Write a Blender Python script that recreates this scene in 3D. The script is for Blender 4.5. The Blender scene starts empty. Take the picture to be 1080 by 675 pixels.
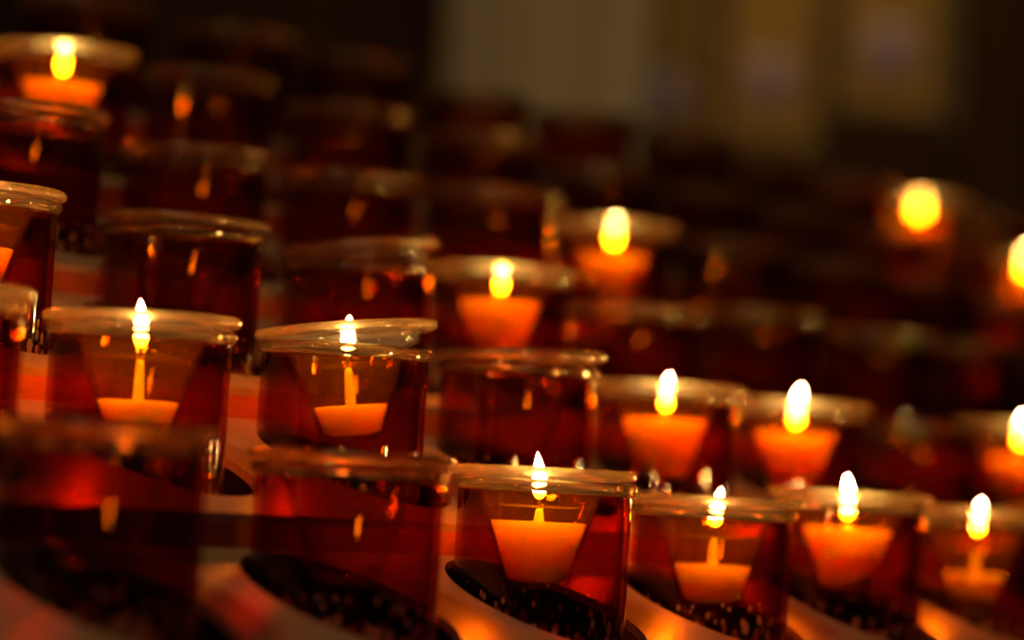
import bpy, bmesh, math, random
from mathutils import Vector, Matrix

C = bpy.context.scene.collection
SC = bpy.context.scene
R_ = random.Random(7)
EYE = 1.35                                   # eye height of the photographer above the church floor

# ---------------------------------------------------------------- the rack's plan (metres)
YAW = 0.9751                                 # the rows run away to the right
S, D, H = 0.1275, 0.0977, 0.0502             # pitch along a row, depth of a tier, rise of a tier
SLOPE = 0.3666                               # each tread tips towards the visitor
DROP = 0.0459                                # cup rim above its tread
FRONT, BACK = 0.0638, 0.1047 - 0.0638        # tread from the cup axis down to its front lip / up to the next riser
HOLE, HOLE_OFF = 0.0425, 0.0049
U = Vector((math.cos(YAW), math.sin(YAW), 0)); V = Vector((-math.sin(YAW), math.cos(YAW), 0)); Z = Vector((0, 0, 1))
W = -math.cos(SLOPE) * V - math.sin(SLOPE) * Z
ORG = Vector((-0.1268, 1.0535, 0.0086 + EYE))
CUP_H = 0.075


def rim(r, i, du=0.0, dz=0.0):
    return ORG + (i * S + du) * U + r * (D * V + H * Z) + dz * Z


# ---------------------------------------------------------------- materials
def mat(name):
    m = bpy.data.materials.new(name); m.use_nodes = True
    nt = m.node_tree; nt.nodes.clear()
    out = nt.nodes.new('ShaderNodeOutputMaterial')
    return m, nt, out


def nd(nt, kind, **kw):
    n = nt.nodes.new(kind)
    for k, v in kw.items():
        if k in n.inputs.keys():
            n.inputs[k].default_value = v
        else:
            setattr(n, k, v)
    return n


def col(*c):
    return (c[0], c[1], c[2], 1.0)


def principled(name, color, rough=0.5, spec=0.5, noise=None, metallic=0.0, coat=0.0, bump=None):
    m, nt, out = mat(name)
    p = nd(nt, 'ShaderNodeBsdfPrincipled', Roughness=rough, Metallic=metallic)
    p.inputs['Specular IOR Level'].default_value = spec
    p.inputs['Coat Weight'].default_value = coat
    p.inputs['Base Color'].default_value = col(*color)
    tc = nd(nt, 'ShaderNodeTexCoord')
    if noise:
        scale, dark, detail, stretch = noise
        mp = nd(nt, 'ShaderNodeMapping'); mp.inputs['Scale'].default_value = stretch
        nt.links.new(tc.outputs['Object'], mp.inputs['Vector'])
        n = nd(nt, 'ShaderNodeTexNoise', Scale=scale, Detail=detail, Roughness=0.6)
        nt.links.new(mp.outputs['Vector'], n.inputs['Vector'])
        r = nd(nt, 'ShaderNodeValToRGB')
        r.color_ramp.elements[0].position = 0.35; r.color_ramp.elements[1].position = 0.62
        r.color_ramp.elements[0].color = col(*[c * d for c, d in zip(color, dark)])
        r.color_ramp.elements[1].color = col(*color)
        nt.links.new(n.outputs['Fac'], r.inputs['Fac']); nt.links.new(r.outputs['Color'], p.inputs['Base Color'])
        if bump:
            b = nd(nt, 'ShaderNodeBump', Strength=bump, Distance=0.002)
            nt.links.new(n.outputs['Fac'], b.inputs['Height']); nt.links.new(b.outputs['Normal'], p.inputs['Normal'])
    nt.links.new(p.outputs['BSDF'], out.inputs['Surface'])
    return m


def thin_glass(name, tint, refl=1.0, rough=0.02, specks=False, film=0.0, film_col=(1, 0.9, 0.75)):
    """A glass wall that lets tinted light straight through (longer way at grazing angles) and mirrors by Fresnel."""
    m, nt, out = mat(name); L = nt.links.new
    geo = nd(nt, 'ShaderNodeNewGeometry')
    dot = nd(nt, 'ShaderNodeVectorMath', operation='DOT_PRODUCT')
    L(geo.outputs['Normal'], dot.inputs[0]); L(geo.outputs['Incoming'], dot.inputs[1])
    ab = nd(nt, 'ShaderNodeMath', operation='ABSOLUTE'); L(dot.outputs['Value'], ab.inputs[0])
    sq = nd(nt, 'ShaderNodeMath', operation='MULTIPLY'); L(ab.outputs[0], sq.inputs[0]); L(ab.outputs[0], sq.inputs[1])
    # refracted cosine: sqrt(1 - (1 - c^2) / n^2), n = 1.5
    ma = nd(nt, 'ShaderNodeMath', operation='MULTIPLY_ADD'); L(sq.outputs[0], ma.inputs[0])
    ma.inputs[1].default_value = 0.78; ma.inputs[2].default_value = 0.22
    rt = nd(nt, 'ShaderNodeMath', operation='SQRT'); L(ma.outputs[0], rt.inputs[0])
    inv = nd(nt, 'ShaderNodeMath', operation='DIVIDE'); inv.inputs[0].default_value = 1.0; L(rt.outputs[0], inv.inputs[1])
    cc = nd(nt, 'ShaderNodeCombineColor')
    for k, c in enumerate(tint):
        pw = nd(nt, 'ShaderNodeMath', operation='POWER'); pw.inputs[0].default_value = c
        L(inv.outputs[0], pw.inputs[1]); L(pw.outputs[0], cc.inputs[k])
    tr = nd(nt, 'ShaderNodeBsdfTransparent'); L(cc.outputs[0], tr.inputs['Color'])
    surf = tr.outputs[0]
    if film:
        df = nd(nt, 'ShaderNodeBsdfTranslucent', Color=col(*film_col)); dd = nd(nt, 'ShaderNodeBsdfDiffuse', Color=col(*film_col))
        md = nd(nt, 'ShaderNodeMixShader', Fac=0.5); L(df.outputs[0], md.inputs[1]); L(dd.outputs[0], md.inputs[2])
        mx = nd(nt, 'ShaderNodeMixShader', Fac=film); L(surf, mx.inputs[1]); L(md.outputs[0], mx.inputs[2]); surf = mx.outputs[0]
    if specks:                                              # soot flecks and wax drops low on the cup's wall
        tc = nd(nt, 'ShaderNodeTexCoord')
        oi = nd(nt, 'ShaderNodeObjectInfo')
        off = nd(nt, 'ShaderNodeVectorMath', operation='ADD'); L(tc.outputs['Object'], off.inputs[0]); L(oi.outputs['Location'], off.inputs[1])
        mp = nd(nt, 'ShaderNodeMapping'); mp.inputs['Scale'].default_value = (1, 1, 0.55); L(off.outputs[0], mp.inputs['Vector'])
        vo = nd(nt, 'ShaderNodeTexVoronoi', Scale=230.0); L(mp.outputs[0], vo.inputs['Vector'])
        sx = nd(nt, 'ShaderNodeSeparateXYZ'); L(tc.outputs['Object'], sx.inputs[0])
        band = nd(nt, 'ShaderNodeMapRange'); L(sx.outputs['Z'], band.inputs['Value'])
        band.inputs['From Min'].default_value = 0.014; band.inputs['From Max'].default_value = 0.040
        band.inputs['To Min'].default_value = 0.8; band.inputs['To Max'].default_value = 0.0
        vr = nd(nt, 'ShaderNodeTexNoise', Scale=55.0); L(mp.outputs[0], vr.inputs['Vector'])
        th = nd(nt, 'ShaderNodeMath', operation='MULTIPLY'); L(band.outputs[0], th.inputs[0]); L(vr.outputs['Fac'], th.inputs[1])
        lt = nd(nt, 'ShaderNodeMath', operation='LESS_THAN'); L(vo.outputs['Distance'], lt.inputs[0]); L(th.outputs[0], lt.inputs[1])
        fc = nd(nt, 'ShaderNodeMath', operation='MULTIPLY'); L(lt.outputs[0], fc.inputs[0]); fc.inputs[1].default_value = 0.6
        df = nd(nt, 'ShaderNodeBsdfDiffuse', Color=col(0.8, 0.42, 0.2)); dt = nd(nt, 'ShaderNodeBsdfTranslucent', Color=col(0.8, 0.42, 0.2))
        md = nd(nt, 'ShaderNodeMixShader', Fac=0.5); L(df.outputs[0], md.inputs[1]); L(dt.outputs[0], md.inputs[2])
        mx = nd(nt, 'ShaderNodeMixShader'); L(fc.outputs[0], mx.inputs[0]); L(surf, mx.inputs[1]); L(md.outputs[0], mx.inputs[2]); surf = mx.outputs[0]
    gl = nd(nt, 'ShaderNodeBsdfGlossy', Roughness=rough)
    fr = nd(nt, 'ShaderNodeFresnel', IOR=1.5)
    # Fresnel only for the outside of each skin; from the back it would read total reflection
    ff = nd(nt, 'ShaderNodeMath', operation='SUBTRACT'); ff.inputs[0].default_value = 1.0; L(ab.outputs[0], ff.inputs[1])
    p5 = nd(nt, 'ShaderNodeMath', operation='POWER'); L(ff.outputs[0], p5.inputs[0]); p5.inputs[1].default_value = 5.0
    sch = nd(nt, 'ShaderNodeMath', operation='MULTIPLY_ADD'); L(p5.outputs[0], sch.inputs[0]); sch.inputs[1].default_value = 0.96 * refl; sch.inputs[2].default_value = 0.04 * refl
    nt.nodes.remove(fr)
    mx = nd(nt, 'ShaderNodeMixShader'); L(sch.outputs[0], mx.inputs[0]); L(surf, mx.inputs[1]); L(gl.outputs[0], mx.inputs[2])
    L(mx.outputs[0], out.inputs['Surface'])
    return m


def rim_glass(name, tint=(1, 1, 1), film=0.12, rough=0.02, bump=0.1):
    """Thick clear glass: real refraction, with a trace of wax film that catches the candle light."""
    m, nt, out = mat(name); L = nt.links.new
    g = nd(nt, 'ShaderNodeBsdfGlass', IOR=1.47, Roughness=rough, Color=col(*tint))
    tc = nd(nt, 'ShaderNodeTexCoord')
    n = nd(nt, 'ShaderNodeTexNoise', Scale=160.0, Detail=2.0); L(tc.outputs['Object'], n.inputs['Vector'])
    b = nd(nt, 'ShaderNodeBump', Strength=bump, Distance=0.001); L(n.outputs['Fac'], b.inputs['Height']); L(b.outputs[0], g.inputs['Normal'])
    df = nd(nt, 'ShaderNodeBsdfDiffuse', Color=col(1, 0.58, 0.25)); dt = nd(nt, 'ShaderNodeBsdfTranslucent', Color=col(1, 0.58, 0.25))
    md = nd(nt, 'ShaderNodeMixShader', Fac=0.6); L(df.outputs[0], md.inputs[1]); L(dt.outputs[0], md.inputs[2])
    mx = nd(nt, 'ShaderNodeMixShader', Fac=film); L(g.outputs[0], mx.inputs[1]); L(md.outputs[0], mx.inputs[2])
    L(mx.outputs[0], out.inputs['Surface'])
    return m


def emission(name, color, strength):
    m, nt, out = mat(name)
    e = nd(nt, 'ShaderNodeEmission', Color=col(*color), Strength=strength)
    nt.links.new(e.outputs[0], out.inputs['Surface'])
    return m


def wax_mat():
    m, nt, out = mat('candle_wax')
    p = nd(nt, 'ShaderNodeBsdfPrincipled', Roughness=0.45)
    p.inputs['Base Color'].default_value = col(0.96, 0.86, 0.66)
    p.inputs['Subsurface Weight'].default_value = 1.0
    p.inputs['Subsurface Radius'].default_value = (0.020, 0.013, 0.007)
    p.inputs['Subsurface Scale'].default_value = 1.0
    nt.links.new(p.outputs[0], out.inputs['Surface'])
    return m


M = dict(
    red=thin_glass('red_glass', (0.79, 0.415, 0.05), specks=True),
    lip=rim_glass('clear_lip_glass', (0.90, 0.78, 0.60), film=0.012, bump=0.05),
    flange=rim_glass('clear_insert_glass', (1.0, 0.88, 0.66), film=0.02, rough=0.2),
    bowl=thin_glass('clear_bowl_glass', (0.98, 0.97, 0.95), film=0.007),
    melt=thin_glass('melted_wax_surface', (0.98, 0.94, 0.82), refl=0.8, film=0.03),
    wax=wax_mat(),
    wick=principled('charred_wick', (0.03, 0.022, 0.016), 0.9),
    flame=emission('candle_flame', (1.0, 0.56, 0.17), 420.0),
    tread=principled('cream_painted_tread', (0.40, 0.31, 0.17), 0.32, 0.5, (60.0, (0.82, 0.78, 0.7), 4.0, (1, 1, 1))),
    riser=principled('red_brown_varnished_wood', (0.46, 0.13, 0.035), 0.4, 0.5, (40.0, (0.7, 0.62, 0.5), 3.0, (1, 1, 6))),
    dark=principled('near_black_support', (0.012, 0.009, 0.008), 0.6, 0.3),  # near-black puts the shade under the holes into the colour
    wood=principled('dark_oak', (0.055, 0.026, 0.009), 0.7, 0.08, (8.0, (0.6, 0.55, 0.5), 4.0, (1, 1, 0.12)), bump=0.3),
    stone=principled('warm_limestone', (0.52, 0.43, 0.28), 0.85, 0.2, (5.0, (0.86, 0.84, 0.8), 5.0, (1, 1, 1)), bump=0.3),
    wall=principled('smoked_plaster', (0.30, 0.21, 0.10), 0.9, 0.2, (1.6, (0.75, 0.72, 0.66), 4.0, (1, 1, 1))),
    floor=principled('stone_floor', (0.16, 0.13, 0.10), 0.5, 0.4, (6.0, (0.75, 0.75, 0.75), 4.0, (1, 1, 1))),
    gold=principled('aged_gold_leaf', (0.55, 0.33, 0.06), 0.55, 0.5, (30.0, (0.55, 0.5, 0.4), 4.0, (1, 1, 1)), metallic=0.35),
    lilac=principled('lilac_enamel', (0.50, 0.35, 0.44), 0.5, 0.5, (40.0, (0.8, 0.75, 0.9), 3.0, (1, 1, 1))),
    frame=principled('dark_gilded_frame', (0.10, 0.06, 0.02), 0.45, 0.5),
    brass=principled('lamp_brass', (0.45, 0.30, 0.10), 0.35, 0.5, metallic=0.9),
    daylight=emission('window_daylight', (0.74, 0.74, 1.0), 2.8),
)


# ---------------------------------------------------------------- mesh helpers
def mesh_obj(name, verts, faces, m, parent=None, smooth=True, loc=None):
    me = bpy.data.meshes.new(name); me.from_pydata([tuple(v) for v in verts], [], faces)
    if smooth:
        for p in me.polygons: p.use_smooth = True
    me.materials.append(m); me.validate(); me.update()
    o = bpy.data.objects.new(name, me); C.objects.link(o)
    if parent is not None: o.parent = parent
    if loc is not None: o.location = loc
    return o


def lathe(name, prof, m, parent=None, n=64, closed=False, smooth=True, loc=None):
    """Spin (radius, z) pairs; radius 0 makes a pole. closed joins the last ring to the first."""
    verts, rings, faces = [], [], []
    for r, z in prof:
        if r <= 1e-6:
            rings.append([len(verts)]); verts.append((0, 0, z))
        else:
            rings.append(list(range(len(verts), len(verts) + n)))
            verts += [(r * math.cos(2 * math.pi * k / n), r * math.sin(2 * math.pi * k / n), z) for k in range(n)]
    pairs = list(zip(rings, rings[1:])) + ([(rings[-1], rings[0])] if closed else [])
    for a, b in pairs:
        if len(a) == 1 and len(b) == 1: continue
        for k in range(n):
            j = (k + 1) % n
            if len(a) == 1: faces.append((a[0], b[j], b[k]))
            elif len(b) == 1: faces.append((a[k], a[j], b[0]))
            else: faces.append((a[k], a[j], b[j], b[k]))
    o = mesh_obj(name, verts, faces, m, parent, smooth, loc)
    bm = bmesh.new(); bm.from_mesh(o.data); bmesh.ops.recalc_face_normals(bm, faces=bm.faces); bm.to_mesh(o.data); bm.free()
    return o


def arc(cx, cz, r, a0, a1, n):
    return [(cx + r * math.cos(math.radians(a0 + (a1 - a0) * k / n)), cz + r * math.sin(math.radians(a0 + (a1 - a0) * k / n))) for k in range(n + 1)]


def box_verts(x0, x1, y0, y1, z0, z1):
    v = [(x, y, z) for z in (z0, z1) for y in (y0, y1) for x in (x0, x1)]
    f = [(0, 2, 3, 1), (4, 5, 7, 6), (0, 1, 5, 4), (2, 6, 7, 3), (0, 4, 6, 2), (1, 3, 7, 5)]
    return v, f


def box(name, x0, x1, y0, y1, z0, z1, m, parent=None, bevel=0.0, loc=None):
    v, f = box_verts(x0, x1, y0, y1, z0, z1)
    o = mesh_obj(name, v, f, m, parent, smooth=False, loc=loc)
    if bevel:
        b = o.modifiers.new('bevel', 'BEVEL'); b.width = bevel; b.segments = 3
    return o


def empty(name, loc, label, cat, group=None):
    o = bpy.data.objects.new(name, None); C.objects.link(o); o.location = loc; o.empty_display_size = 0.02
    o['label'] = label; o['category'] = cat
    if group: o['group'] = group
    return o


def structure(o):
    o['kind'] = 'structure'; return o


# ---------------------------------------------------------------- the church around the rack
structure(box('floor', -5, 5, -4, 5.2, -0.1, 0, M['floor']))
structure(box('ceiling', -5, 5, -4, 5.2, 6.0, 6.1, M['wall']))
structure(box('wall_back', -5, 5, 5.0, 5.2, 0, 6.0, M['wall']))
structure(box('wall_left', -5.1, -5, -4, 5.2, 0, 6.0, M['wall']))
structure(box('wall_right', 5, 5.1, -4, 5.2, 0, 6.0, M['wall']))
# front wall (behind the photographer) with two tall windows
WIN = [(-1.5, -0.95), (0.7, 1.25)]; WZ = (2.9, 4.5)


def wall_with_openings(name, y0, y1):
    xs = [-5, WIN[0][0], WIN[0][1], WIN[1][0], WIN[1][1], 5]; vs, fs = [], []
    def add(x0, x1, z0, z1):
        v, f = box_verts(x0, x1, y0, y1, z0, z1); b = len(vs); vs.extend(v); fs.extend([tuple(b + q for q in t) for t in f])
    for k in range(5):
        if k in (1, 3):
            add(xs[k], xs[k + 1], 0, WZ[0]); add(xs[k], xs[k + 1], WZ[1], 6)
        else:
            add(xs[k], xs[k + 1], 0, 6)
    return mesh_obj(name, vs, fs, M['wall'], smooth=False)


structure(wall_with_openings('wall_front', -4.2, -4.0))
for n, (a, b) in enumerate(WIN):
    w = structure(box('window_%d' % (n + 1), a, b, -4.17, -4.15, WZ[0], WZ[1], M['daylight']))
    vs, fs = [], []
    for (x0, x1, z0, z1) in [(a, a + .06, WZ[0], WZ[1]), (b - .06, b, WZ[0], WZ[1]), ((a + b) / 2 - .02, (a + b) / 2 + .02, WZ[0], WZ[1])] + \
                            [(a, b, z - .02, z + .02) for z in (2.94, 3.4, 3.95, 4.46)]:
        v, f = box_verts(x0, x1, -4.14, -4.08, z0, z1); q0 = len(vs); vs += v; fs += [tuple(q0 + q for q in t) for t in f]
    mesh_obj('window_frame', vs, fs, M['wood'], parent=w, smooth=False)

# clustered stone pier behind the rack: a core with engaged shafts
def pier(name, cx, cy, halfw, shafts):
    vs, fs = box_verts(cx - halfw, cx + halfw, cy, cy + 0.5, 0, 6.0)
    for sx, sr in shafts:
        n = 20; b = len(vs)
        for zz in (0, 6.0):
            vs += [(cx + sx + sr * math.cos(2 * math.pi * k / n), cy + sr * math.sin(2 * math.pi * k / n), zz) for k in range(n)]
        fs += [(b + k, b + (k + 1) % n, b + n + (k + 1) % n, b + n + k) for k in range(n)]
    return structure(mesh_obj(name, vs, fs, M['stone'], smooth=False))


pier('stone_pier', 0.027, 4.35, 0.14, [(-0.095, 0.045), (0.02, 0.035), (0.10, 0.04)])
structure(box('trim_1', -1.9, -0.135, 4.5, 4.56, 0, 4.5, M['wood']))          # dark oak panelling left of the pier

# three gilded panels with lilac medallions on the far wall
def gilded_panel(cx, z0, w, h, med, mr, label):
    t = empty('gilded_panel', (cx, 4.62, z0), label, 'panel', 'gilded panels on the far church wall')
    box('backing', -w / 2, w / 2, 0, 0.02, 0, h, M['gold'], t)
    vs, fs = [], []
    b = 0.008
    for (x0, x1, za, zb) in [(-w / 2 - b, -w / 2, -b, h + b), (w / 2, w / 2 + b, -b, h + b), (-w / 2, w / 2, -b, 0), (-w / 2, w / 2, h, h + b)]:
        v, f = box_verts(x0, x1, -0.012, 0.02, za, zb); q0 = len(vs); vs += v; fs += [tuple(q0 + q for q in tt) for tt in f]
    mesh_obj('frame', vs, fs, M['frame'], t, smooth=False)
    md = lathe('medallion', [(0, 0.012), (mr * 0.8, 0.011), (mr, 0.004), (mr, 0)], M['lilac'], t, n=40)
    md.rotation_euler = (math.pi / 2, 0, 0); md.location = (med[0], -0.001, med[1])
    return t


structure(box('wall_divider', 0.15, 2.2, 4.642, 4.75, 0, 6.0, M['wall']))
structure(box('trim_4', 0.435, 0.62, 4.612, 4.642, 0, 1.932, M['wood'], bevel=0.004))  # dark block added to darken the wall below the last panel
structure(box('trim_2', 0.12, 0.435, 4.612, 4.642, 0, 1.85, M['wood'], bevel=0.004))   # dark oak added under the panels to darken the overlit wall
structure(box('trim_3', 0.625, 2.2, 4.59, 4.642, 0, 6.0, M['wood'], bevel=0.004))     # oak panelling to their right
gilded_panel(0.200, 1.862, 0.130, 0.40, (0.0, 0.085), 0.035, 'gilded wall panel with lilac medallion right beside the pale stone pier')
gilded_panel(0.353, 1.895, 0.130, 0.40, (-0.002, 0.085), 0.036, 'middle gilded wall panel with lilac medallion, between two others')
gilded_panel(0.521, 1.949, 0.140, 0.40, (0.0, 0.085), 0.038, 'gilded wall panel with mauve medallion, farthest from the stone pier')

# ---------------------------------------------------------------- the stepped rack
I0, I1 = -2, 16
rack = empty('votive_rack', ORG - Vector((0, 0, ORG.z)), 'stepped cream and red-brown votive rack with sloping tiers pierced by round holes', 'rack')
RL = rack.location.copy()


def tread_mesh(r):
    """Sloping board with a round hole for each cup; walls of the holes and front lip get thickness."""
    base = rim(r, 0) - DROP * Z - RL
    bm = bmesh.new()
    up = U.cross(W); up = -up if up.z < 0 else up
    THK = 0.0035
    hx = S / 2
    for i in range(I0, I1):
        top_in, top_out, bot_in, bot_out = [], [], [], []
        corners = [math.atan2(y, x) for x, y in ((hx, FRONT - HOLE_OFF), (-hx, FRONT - HOLE_OFF), (hx, -BACK - HOLE_OFF), (-hx, -BACK - HOLE_OFF))]
        angs = sorted([2 * math.pi * k / 48 - math.pi for k in range(48)] + corners)
        for a in angs:
            c, s = math.cos(a), math.sin(a)
            t = min(hx / abs(c) if abs(c) > 1e-9 else 9, ((FRONT - HOLE_OFF) / s) if s > 1e-9 else ((BACK + HOLE_OFF) / -s if s < -1e-9 else 9))
            for rr, lt, lb in ((HOLE, top_in, bot_in), (t, top_out, bot_out)):
                p = base + (i * S + rr * c) * U + (HOLE_OFF + rr * s) * W
                lt.append(bm.verts.new(p)); lb.append(bm.verts.new(p - THK * up))
        n = len(angs)
        for k in range(n):
            j = (k + 1) % n
            bm.faces.new((top_in[k], top_out[k], top_out[j], top_in[j]))
            bm.faces.new((bot_in[j], bot_out[j], bot_out[k], bot_in[k]))
            bm.faces.new((top_in[j], bot_in[j], bot_in[k], top_in[k]))
            e = (top_out[k].co + top_out[j].co) / 2 - base
            w = e.dot(W)
            if abs(w - FRONT) < 1e-4 or abs(w + BACK) < 1e-4 or (i == I0 and abs(e.dot(U) - (i - .5) * S) < 1e-4) or (i == I1 - 1 and abs(e.dot(U) - (i + .5) * S) < 1e-4):
                bm.faces.new((top_out[k], bot_out[k], bot_out[j], top_out[j]))
    bmesh.ops.remove_doubles(bm, verts=bm.verts, dist=1e-5)
    bmesh.ops.recalc_face_normals(bm, faces=bm.faces)
    me = bpy.data.meshes.new('tier'); bm.to_mesh(me); bm.free(); me.materials.append(M['tread'])
    o = bpy.data.objects.new('tier', me); C.objects.link(o); o.parent = rack
    return o


def slab(name, r, u0, u1, v0, v1, z0, z1, m, parent):
    """Box in the rack's own axes: along the row, across the tiers, up from the row's rim height."""
    o0 = rim(r, 0) - RL
    P = [o0 + u * U + v * V + z * Z for z in (z0, z1) for v in (v0, v1) for u in (u0, u1)]
    return mesh_obj(name, P, [(0, 2, 3, 1), (4, 5, 7, 6), (0, 1, 5, 4), (2, 6, 7, 3), (0, 4, 6, 2), (1, 3, 7, 5)], m, parent, smooth=False)


ua, ub = (I0 - .5) * S, (I1 - .5) * S
vf, zf = -FRONT * math.cos(SLOPE), -DROP - FRONT * math.sin(SLOPE)     # front lip of a tread
for r in range(6):
    t = tread_mesh(r)
    if r > 0:
        slab('riser', r, ua, ub, vf + 0.001, vf + 0.006, -H - DROP + BACK * math.sin(SLOPE) - 0.002, zf - 0.0032, M['riser'], t)
    slab('support_shelf', r, ua, ub, -0.046, 0.050, -CUP_H - 0.006, -CUP_H, M['dark'], t)
slab('front_panel', 0, ua, ub, vf + 0.001, vf + 0.012, -ORG.z + 0.10, zf - 0.0032, M['riser'], rack)
slab('plinth', 0, ua, ub, vf + 0.02, 5 * D + 0.09, -ORG.z, -ORG.z + 0.10, M['dark'], rack)
topz = -DROP + BACK * math.sin(SLOPE)
slab('back_panel', 5, ua, ub, BACK * math.cos(SLOPE), BACK * math.cos(SLOPE) + 0.012, -ORG.z - 5 * H + 0.10, topz + 0.004, M['riser'], rack)
for nm, u0, u1 in (('end_panel', ua - 0.012, ua), ('end_panel', ub, ub + 0.012)):
    pts = []
    for r in range(6):
        b = rim(r, 0) - RL - DROP * Z
        pts += [b + FRONT * W, b - BACK * W]
    pts += [Vector((pts[-1].x, pts[-1].y, 0.10))]; pts += [Vector((pts[0].x, pts[0].y, 0.10))]
    n = len(pts)
    mesh_obj(nm, [p + u0 * U for p in pts] + [p + u1 * U for p in pts],
             [tuple(range(n)), tuple(range(2 * n - 1, n - 1, -1))] + [(k, (k + 1) % n, n + (k + 1) % n, n + k) for k in range(n)], M['riser'], rack, smooth=False)

# ---------------------------------------------------------------- one cup, one insert, one candle
TIER = ['lowest tier', 'second tier', 'third tier', 'fourth tier', 'fifth tier', 'top tier']
ORD = ['leftmost', 'second from left', 'third from left', 'fourth from left', 'fifth from left', 'sixth from left', 'seventh from left',
       'eighth from left', 'ninth from left', 'tenth from left', 'eleventh from left']


def make_cup():
    t = empty('votive_cup', (0, 0, 0), 'x', 'cup', 'red glass cups set in the stepped rack')
    RO, RI = 0.0343, 0.0318
    outer = [(0, 0.0)] + [(0.024, 0.0)] + arc(RO - 0.006, 0.006, 0.006, -90, 0, 5) + [(RO, 0.008), (RO, 0.03), (RO, 0.0692), (RO, 0.0699), (RO - 0.0002, 0.0700)]
    inner = [(RI + 0.0002, 0.0700), (RI, 0.0699), (RI, 0.0692), (RI, 0.03), (RI, 0.017)] + arc(RI - 0.007, 0.0145, 0.007, 0, -90, 5) + [(0, 0.0068)]
    lathe('body', outer + inner, M['red'], t, n=72)
    rc, zc = 0.0338, 0.0724
    lathe('lip', arc(rc, zc + 0.0002, 0.0024, 0, 90, 5) + arc(rc - 0.0010, zc + 0.0002, 0.0024, 90, 180, 5)
          + arc(rc - 0.0010, zc - 0.0002, 0.0021, 180, 270, 5)[0:] + arc(rc, zc - 0.0002, 0.0021, 270, 355, 5), M['lip'], t, n=72, closed=True)
    return t


def bowl_r(z):                                # inner radius of the tapering bowl, z below the flange's underside
    return 0.0213 + (z + 0.0105) * 0.318


def make_holder(name, cat, group):
    """Clear insert: flange resting on the cup's lip, locating collar, tapering bowl."""
    t = empty(name, (0, 0, 0), 'x', cat, group)
    fl = [(0.0296, 0.0006)] + [(0.0300, 0.0001), (0.0345, 0.0002)] + arc(0.0356, 0.0022, 0.0020, -80, 90, 8) + [(0.0325, 0.0040), (0.0312, 0.0034), (0.0302, 0.0022)]
    lathe('flange', fl, M['flange'], t, n=72, closed=True)
    T = 0.0014
    out = [(0.0301, 0.0018), (0.0299, -0.0035), (0.0290, -0.0048), (0.0248, -0.0062), (bowl_r(-0.009) + T, -0.009), (bowl_r(-0.041) + T, -0.041), (0.0095, -0.0432), (0, -0.0434)]
    inn = [(0, -0.0412), (0.0085, -0.0411), (bowl_r(-0.0405), -0.0395), (bowl_r(-0.009), -0.009), (0.0236, -0.0050), (0.0275, -0.0038), (0.0284, -0.0026), (0.0290, 0.0018)]
    lathe('bowl', out + inn, M['bowl'], t, n=64, closed=True)
    return t


def make_candle(wax_z, melt_z, lean, fl_s, meltwax=True):
    t = make_holder('votive_candle', 'candle', 'lit candles in clear glass inserts')
    e = 0.00025
    prof = [(0, -0.0408), (0.0084, -0.0407), (bowl_r(-0.0395) - e, -0.0393)] + \
           [(bowl_r(-0.0395 + (wax_z + 0.0395) * k / 8) - e, -0.0393 + (wax_z + 0.0393) * k / 8) for k in range(1, 9)] + \
           [(bowl_r(wax_z) * 0.9, wax_z - 0.0005), (0.0050, wax_z - 0.0008), (0.0022, wax_z), (0.0015, max(wax_z + 0.0010, melt_z - 0.0015)), (0.0010, max(wax_z + 0.0018, melt_z - 0.0004)), (0, max(wax_z + 0.0020, melt_z - 0.0002))]
    lathe('wax', prof, M['wax'], t, n=48)
    if melt_z - wax_z > 0.003:
        rm = bowl_r(melt_z) - e
        lathe('melted_wax', [(0, melt_z), (rm * 0.85, melt_z), (rm, melt_z + 0.0009)], M['melt'], t, n=48)
    # wick: a thin bent rod out of the solid wax up into the flame
    n = 8; ctr = []
    z0, z1 = melt_z - 0.003, -0.0055
    for k in range(9):
        f = k / 8; ctr.append(Vector((lean * f * f * 0.6, 0, z0 + (z1 - z0) * f)))
    vs, fs = [], []
    for k, c in enumerate(ctr):
        rr = 0.0006 if k < 8 else 0.0003
        vs += [c + Vector((rr * math.cos(2 * math.pi * j / n), rr * math.sin(2 * math.pi * j / n), 0)) for j in range(n)]
    for k in range(8):
        fs += [(k * n + j, k * n + (j + 1) % n, (k + 1) * n + (j + 1) % n, (k + 1) * n + j) for j in range(n)]
    fs += [tuple(range(n - 1, -1, -1)), tuple(8 * n + j for j in range(n))]
    mesh_obj('wick', vs, fs, M['wick'], t)
    # flame: a leaning drop
    hgt, wid = 0.0088 + 0.0085 * fl_s, 0.0027 * (0.7 + 0.3 * fl_s)
    shape = [(0, 0.0), (0.03, 0.45), (0.10, 0.80), (0.22, 1.0), (0.38, 1.0), (0.54, 0.90), (0.70, 0.70), (0.84, 0.44), (0.94, 0.2), (1.0, 0.0)]
    n = 14; vs, rings, fs = [], [], []
    for a, b in shape:
        cx = lean * 0.6 + lean * 3.0 * a * a; zz = -0.0082 + hgt * a
        if b == 0: rings.append([len(vs)]); vs.append((cx, 0, zz))
        else:
            rings.append(list(range(len(vs), len(vs) + n)))
            vs += [(cx + wid * b * math.cos(2 * math.pi * j / n), wid * b * math.sin(2 * math.pi * j / n), zz) for j in range(n)]
    for a, b in zip(rings, rings[1:]):
        for j in range(n):
            q = (j + 1) % n
            if len(a) == 1: fs.append((a[0], b[q], b[j]))
            elif len(b) == 1: fs.append((a[j], a[q], b[0]))
            else: fs.append((a[j], a[q], b[q], b[j]))
    mesh_obj('flame', vs, fs, M['flame'], t)
    return t


def copy_thing(root):
    c = root.copy(); C.objects.link(c)
    for ch in root.children:
        d = ch.copy(); C.objects.link(d); d.parent = c
    return c


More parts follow.
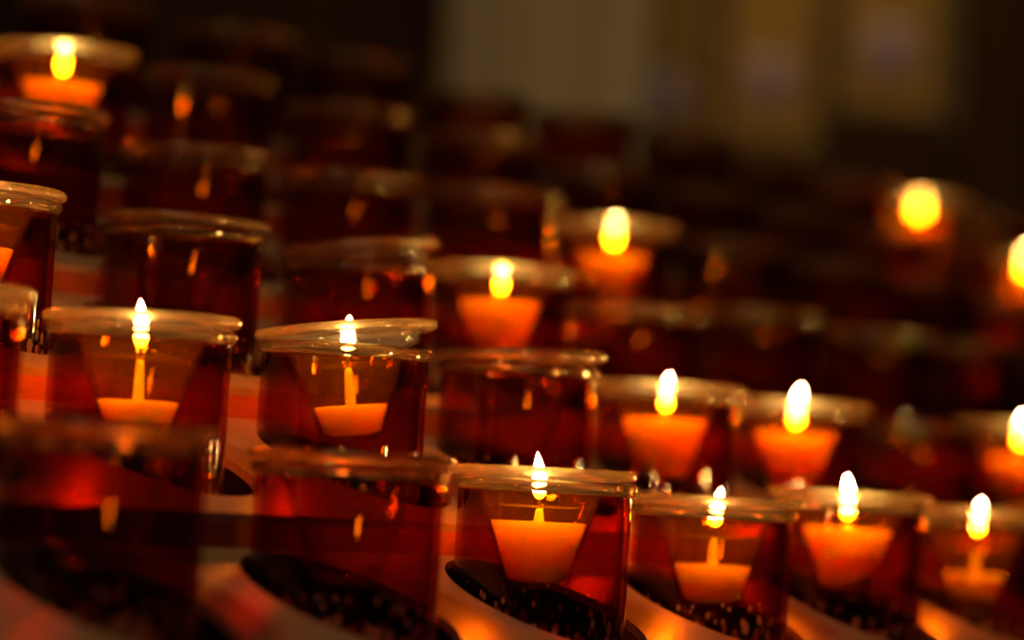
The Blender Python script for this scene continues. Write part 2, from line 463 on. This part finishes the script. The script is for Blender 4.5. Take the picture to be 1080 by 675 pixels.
# row, place along the row, slide in the hole (mm), rim height (mm)
CUPS = [(0, 0, -6.3, 4.9), (0, 1, 0.7, 1.4), (0, 2, 1.5, 1.0), (0, 3, 4.5, -5.6), (0, 4, 0.9, 1.4), (0, 5, 7.5, -1.9), (0, 6, 0.0, 0.0),
        (1, 0, 7.5, 0.6), (1, 1, -5.0, -1.4), (1, 2, -4.8, 0.9), (1, 3, -5.3, 2.3), (1, 4, -5.9, -2.5), (1, 5, -5.9, -3.3), (1, 6, 0.8, -7.0), (1, 7, 7.5, 0.0),
        (2, 1, 0.6, -1.4), (2, 2, 4.1, -0.6), (2, 3, 2.5, -3.3), (2, 4, -7.5, 1.9), (2, 5, -7.5, -7.0), (2, 6, -7.5, 2.1), (2, 7, 7.5, 1.0), (2, 8, 7.5, 4.0), (2, 9, 0.0, 0.0),
        (3, 2, 7.5, -0.6), (3, 3, -1.6, -4.5), (3, 4, -7.5, -3.0), (3, 5, -7.5, 5.0), (3, 6, -7.5, 0.0), (3, 7, 4.2, 3.8), (3, 8, 7.5, 2.8), (3, 9, 7.5, 5.1), (3, 10, 0.0, 0.0),
        (4, 3, 7.5, -1.3), (4, 4, -4.9, 1.8), (4, 5, -6.6, 1.0), (4, 6, -7.5, 2.0), (4, 7, 1.7, -1.7), (4, 8, 5.7, 0.5), (4, 9, 0.0, 0.0), (4, 10, 2.0, -2.0), (4, 11, 0.0, 0.0), (4, 12, -7.5, 4.0),
        (5, 4, 3.5, -5.0), (5, 5, 6.4, -0.7), (5, 6, -5.8, 0.6), (5, 7, -4.8, -5.2), (5, 8, -2.4, -0.4), (5, 9, 7.5, 2.8), (5, 10, 0.0, 0.0), (5, 11, 3.0, -1.0), (5, 12, -7.5, 0.0), (5, 13, 0.0, 0.0), (5, 14, 0.0, 0.0)]
# lit ones: solid wax level, melt level, flame lean, flame size, insert slide x (mm), tilt (deg, right side up)
LIT = {(0, 2): (-0.0170, -0.0115, -0.0005, 1.15, -2.0, 0.5), (0, 3): (-0.0250, -0.0135, 0.0006, 0.85, 1.0, 0.5), (0, 4): (-0.0125, -0.0120, -0.0004, 1.25, -0.5, 0),
       (0, 5): (-0.0280, -0.0170, 0.0004, 0.85, 0.0, 0), (1, 0): (-0.0150, -0.0120, 0.0004, 1.0, 0, 0), (1, 1): (-0.0285, -0.0125, -0.0003, 1.1, 0.0, 0.8),
       (1, 2): (-0.0290, -0.0130, 0.0005, 0.9, 0.0, 7.0), (1, 4): (-0.0125, -0.0120, 0.0003, 0.95, 0, 0), (1, 5): (-0.0120, -0.0115, 0.0005, 1.3, 0, 0), (1, 7): (-0.0150, -0.0120, 0.0003, 1.0, 0, 0),
       (2, 1): (-0.0200, -0.0120, 0.0004, 0.9, 0, 0), (2, 4): (-0.0130, -0.0125, 0.0003, 0.6, 0, 0), (3, 6): (-0.0150, -0.0120, 0.0003, 0.9, 0, 0),
       (4, 3): (-0.0140, -0.0120, 0.0003, 0.7, 0, 0), (4, 12): (-0.0150, -0.0120, 0.0003, 1.0, 0, 0), (5, 12): (-0.0150, -0.0120, 0.0003, 0.9, 0, 0)}
TILT = {(2, 3): 7.5, (0, 1): 0.6, (1, 3): 2.2, (2, 2): -1.5, (3, 4): 1.0}
SPECIAL = {
    (0, 2): ('red votive cup with full glowing candle, beside the unlit cups of the lowest tier', 'candle with full glowing wax and leaning flame, third from left on the lowest tier'),
    (1, 2): ('lit red votive cup under an insert tipped up at one side', 'lit candle in an insert tipped askew, low wax, second tier'),
    (1, 1): ('lit red votive cup with tall pointed flame and low wax, second tier', 'candle with tall pointed flame above low wax and clear melt, second tier'),
    (0, 0): ('large blurred unlit red votive cup, leftmost on the lowest tier', 'empty clear insert in the large blurred leftmost cup of the lowest tier'),
    (2, 3): ('unlit red votive cup under a clear insert tilted up to one side', 'empty clear insert tilted up at one side, third tier'),
    (2, 2): ('unlit red votive cup standing directly behind the tall pointed flame', 'empty clear insert with doubled rim directly behind the tall pointed flame'),
}

proto_cup = make_cup()
proto_empty = make_holder('candle_holder', 'candle holder', 'empty clear glass inserts without a flame')
used_cup = used_empty = False
count = {}
for (r, i, du, dz) in CUPS:
    k = count.get(r, 0); count[r] = k + 1
    lit = (r, i) in LIT
    P = rim(r, i, du / 1000.0, dz / 1000.0)
    sc = (CUP_H + dz / 1000.0) / CUP_H
    c = proto_cup if not used_cup else copy_thing(proto_cup); used_cup = True
    c.location = P - Vector((0, 0, CUP_H * sc)); c.scale = (1, 1, sc); c.rotation_euler = (0, 0, R_.uniform(0, 6.28))
    if lit:
        w, m_, ln, fs_, sx, tl = LIT[(r, i)]
        e = make_candle(w, m_, ln, fs_)
    else:
        e = proto_empty if not used_empty else copy_thing(proto_empty); used_empty = True
        sx, tl = R_.uniform(-1, 1), TILT.get((r, i), R_.uniform(-0.5, 0.5))
    tr = math.radians(tl)
    e.location = P + Vector((sx / 1000.0, 0, 0.0001 + 0.034 * abs(math.sin(tr))))
    e.rotation_euler = (0, -tr, 0)
    if (r, i) in SPECIAL:
        c['label'], e['label'] = SPECIAL[(r, i)]
    elif lit:
        c['label'] = 'red votive cup glowing around a lit candle, %s on the %s' % (ORD[k], TIER[r])
        e['label'] = 'lit candle in clear insert inside the cup %s on the %s' % (ORD[k], TIER[r])
    else:
        c['label'] = 'dark red votive cup without a flame, %s on the %s' % (ORD[k], TIER[r])
        e['label'] = 'empty clear glass insert in the cup %s on the %s' % (ORD[k], TIER[r])

# ---------------------------------------------------------------- light: dim church, added spots on the background, added warm fill, daylight from behind
wd = bpy.data.worlds.new('church_dusk'); SC.world = wd; wd.use_nodes = True
wd.node_tree.nodes['Background'].inputs[0].default_value = col(0.9, 0.6, 0.35)
wd.node_tree.nodes['Background'].inputs[1].default_value = 0.0


def spot(name, loc, aim, energy, color, angle, size, blend=0.6):
    l = bpy.data.lights.new(name, 'SPOT'); l.energy = energy; l.color = color; l.spot_size = math.radians(angle); l.spot_blend = blend; l.shadow_soft_size = size
    o = bpy.data.objects.new(name, l); C.objects.link(o); o.location = loc
    o.rotation_euler = (Vector(aim) - Vector(loc)).to_track_quat('-Z', 'Y').to_euler()
    return o


spot('fill_spot', (-0.6, 2.6, 5.0), (0.10, 4.4, 2.0), 60.0, (1.0, 0.66, 0.22), 26, 0.1)  # added light for the stone pier, no fixture behind it
spot('fill_spot', (1.0, 2.6, 5.0), (0.42, 4.6, 2.1), 88.0, (1.0, 0.74, 0.38), 20, 0.1)  # added light for the gilded panels, no fixture behind it

al = bpy.data.lights.new('warm_fill', 'AREA'); al.shape = 'DISK'; al.size = 0.5; al.energy = 27.0; al.color = (1.0, 0.60, 0.27)  # unseen warm fill, added to lift treads and rims
ao = bpy.data.objects.new('warm_fill', al); C.objects.link(ao); ao.location = (-1.2, -0.6, 4.6)
ao.rotation_euler = (Vector((0.3, 1.4, 1.3)) - ao.location).to_track_quat('-Z', 'Y').to_euler()

# ---------------------------------------------------------------- camera
pitch, roll, F = 0.0565, 0.060, 3390.9
fw = Vector((0, math.cos(pitch), math.sin(pitch))); u = Vector((0, -math.sin(pitch), math.cos(pitch))); rx = Vector((1, 0, 0))
cr, sr = math.cos(roll), math.sin(roll)
rr, uu = cr * rx + sr * u, cr * u - sr * rx
cam = bpy.data.cameras.new('camera'); co = bpy.data.objects.new('camera', cam); C.objects.link(co)
co.matrix_world = Matrix(((rr.x, uu.x, -fw.x, 0), (rr.y, uu.y, -fw.y, 0), (rr.z, uu.z, -fw.z, EYE), (0, 0, 0, 1)))
cam.sensor_width = 36.0; cam.lens = F * 36 / 1080
cam.clip_start = 0.05; cam.clip_end = 60
cam.dof.use_dof = True; cam.dof.focus_distance = 1.265; cam.dof.aperture_fstop = cam.lens / 1000 / 0.030
SC.camera = co

SC.view_settings.view_transform = 'Standard'; SC.view_settings.look = 'None'; SC.view_settings.exposure = 0.0
SC.view_settings.gamma = 1.0; SC.view_settings.use_curve_mapping = False
cy = SC.cycles
cy.max_bounces = 16; cy.transmission_bounces = 12; cy.transparent_max_bounces = 96; cy.diffuse_bounces = 4; cy.glossy_bounces = 6
cy.sample_clamp_indirect = 12.0; cy.use_denoising = True
cy.caustics_reflective = True; cy.caustics_refractive = True
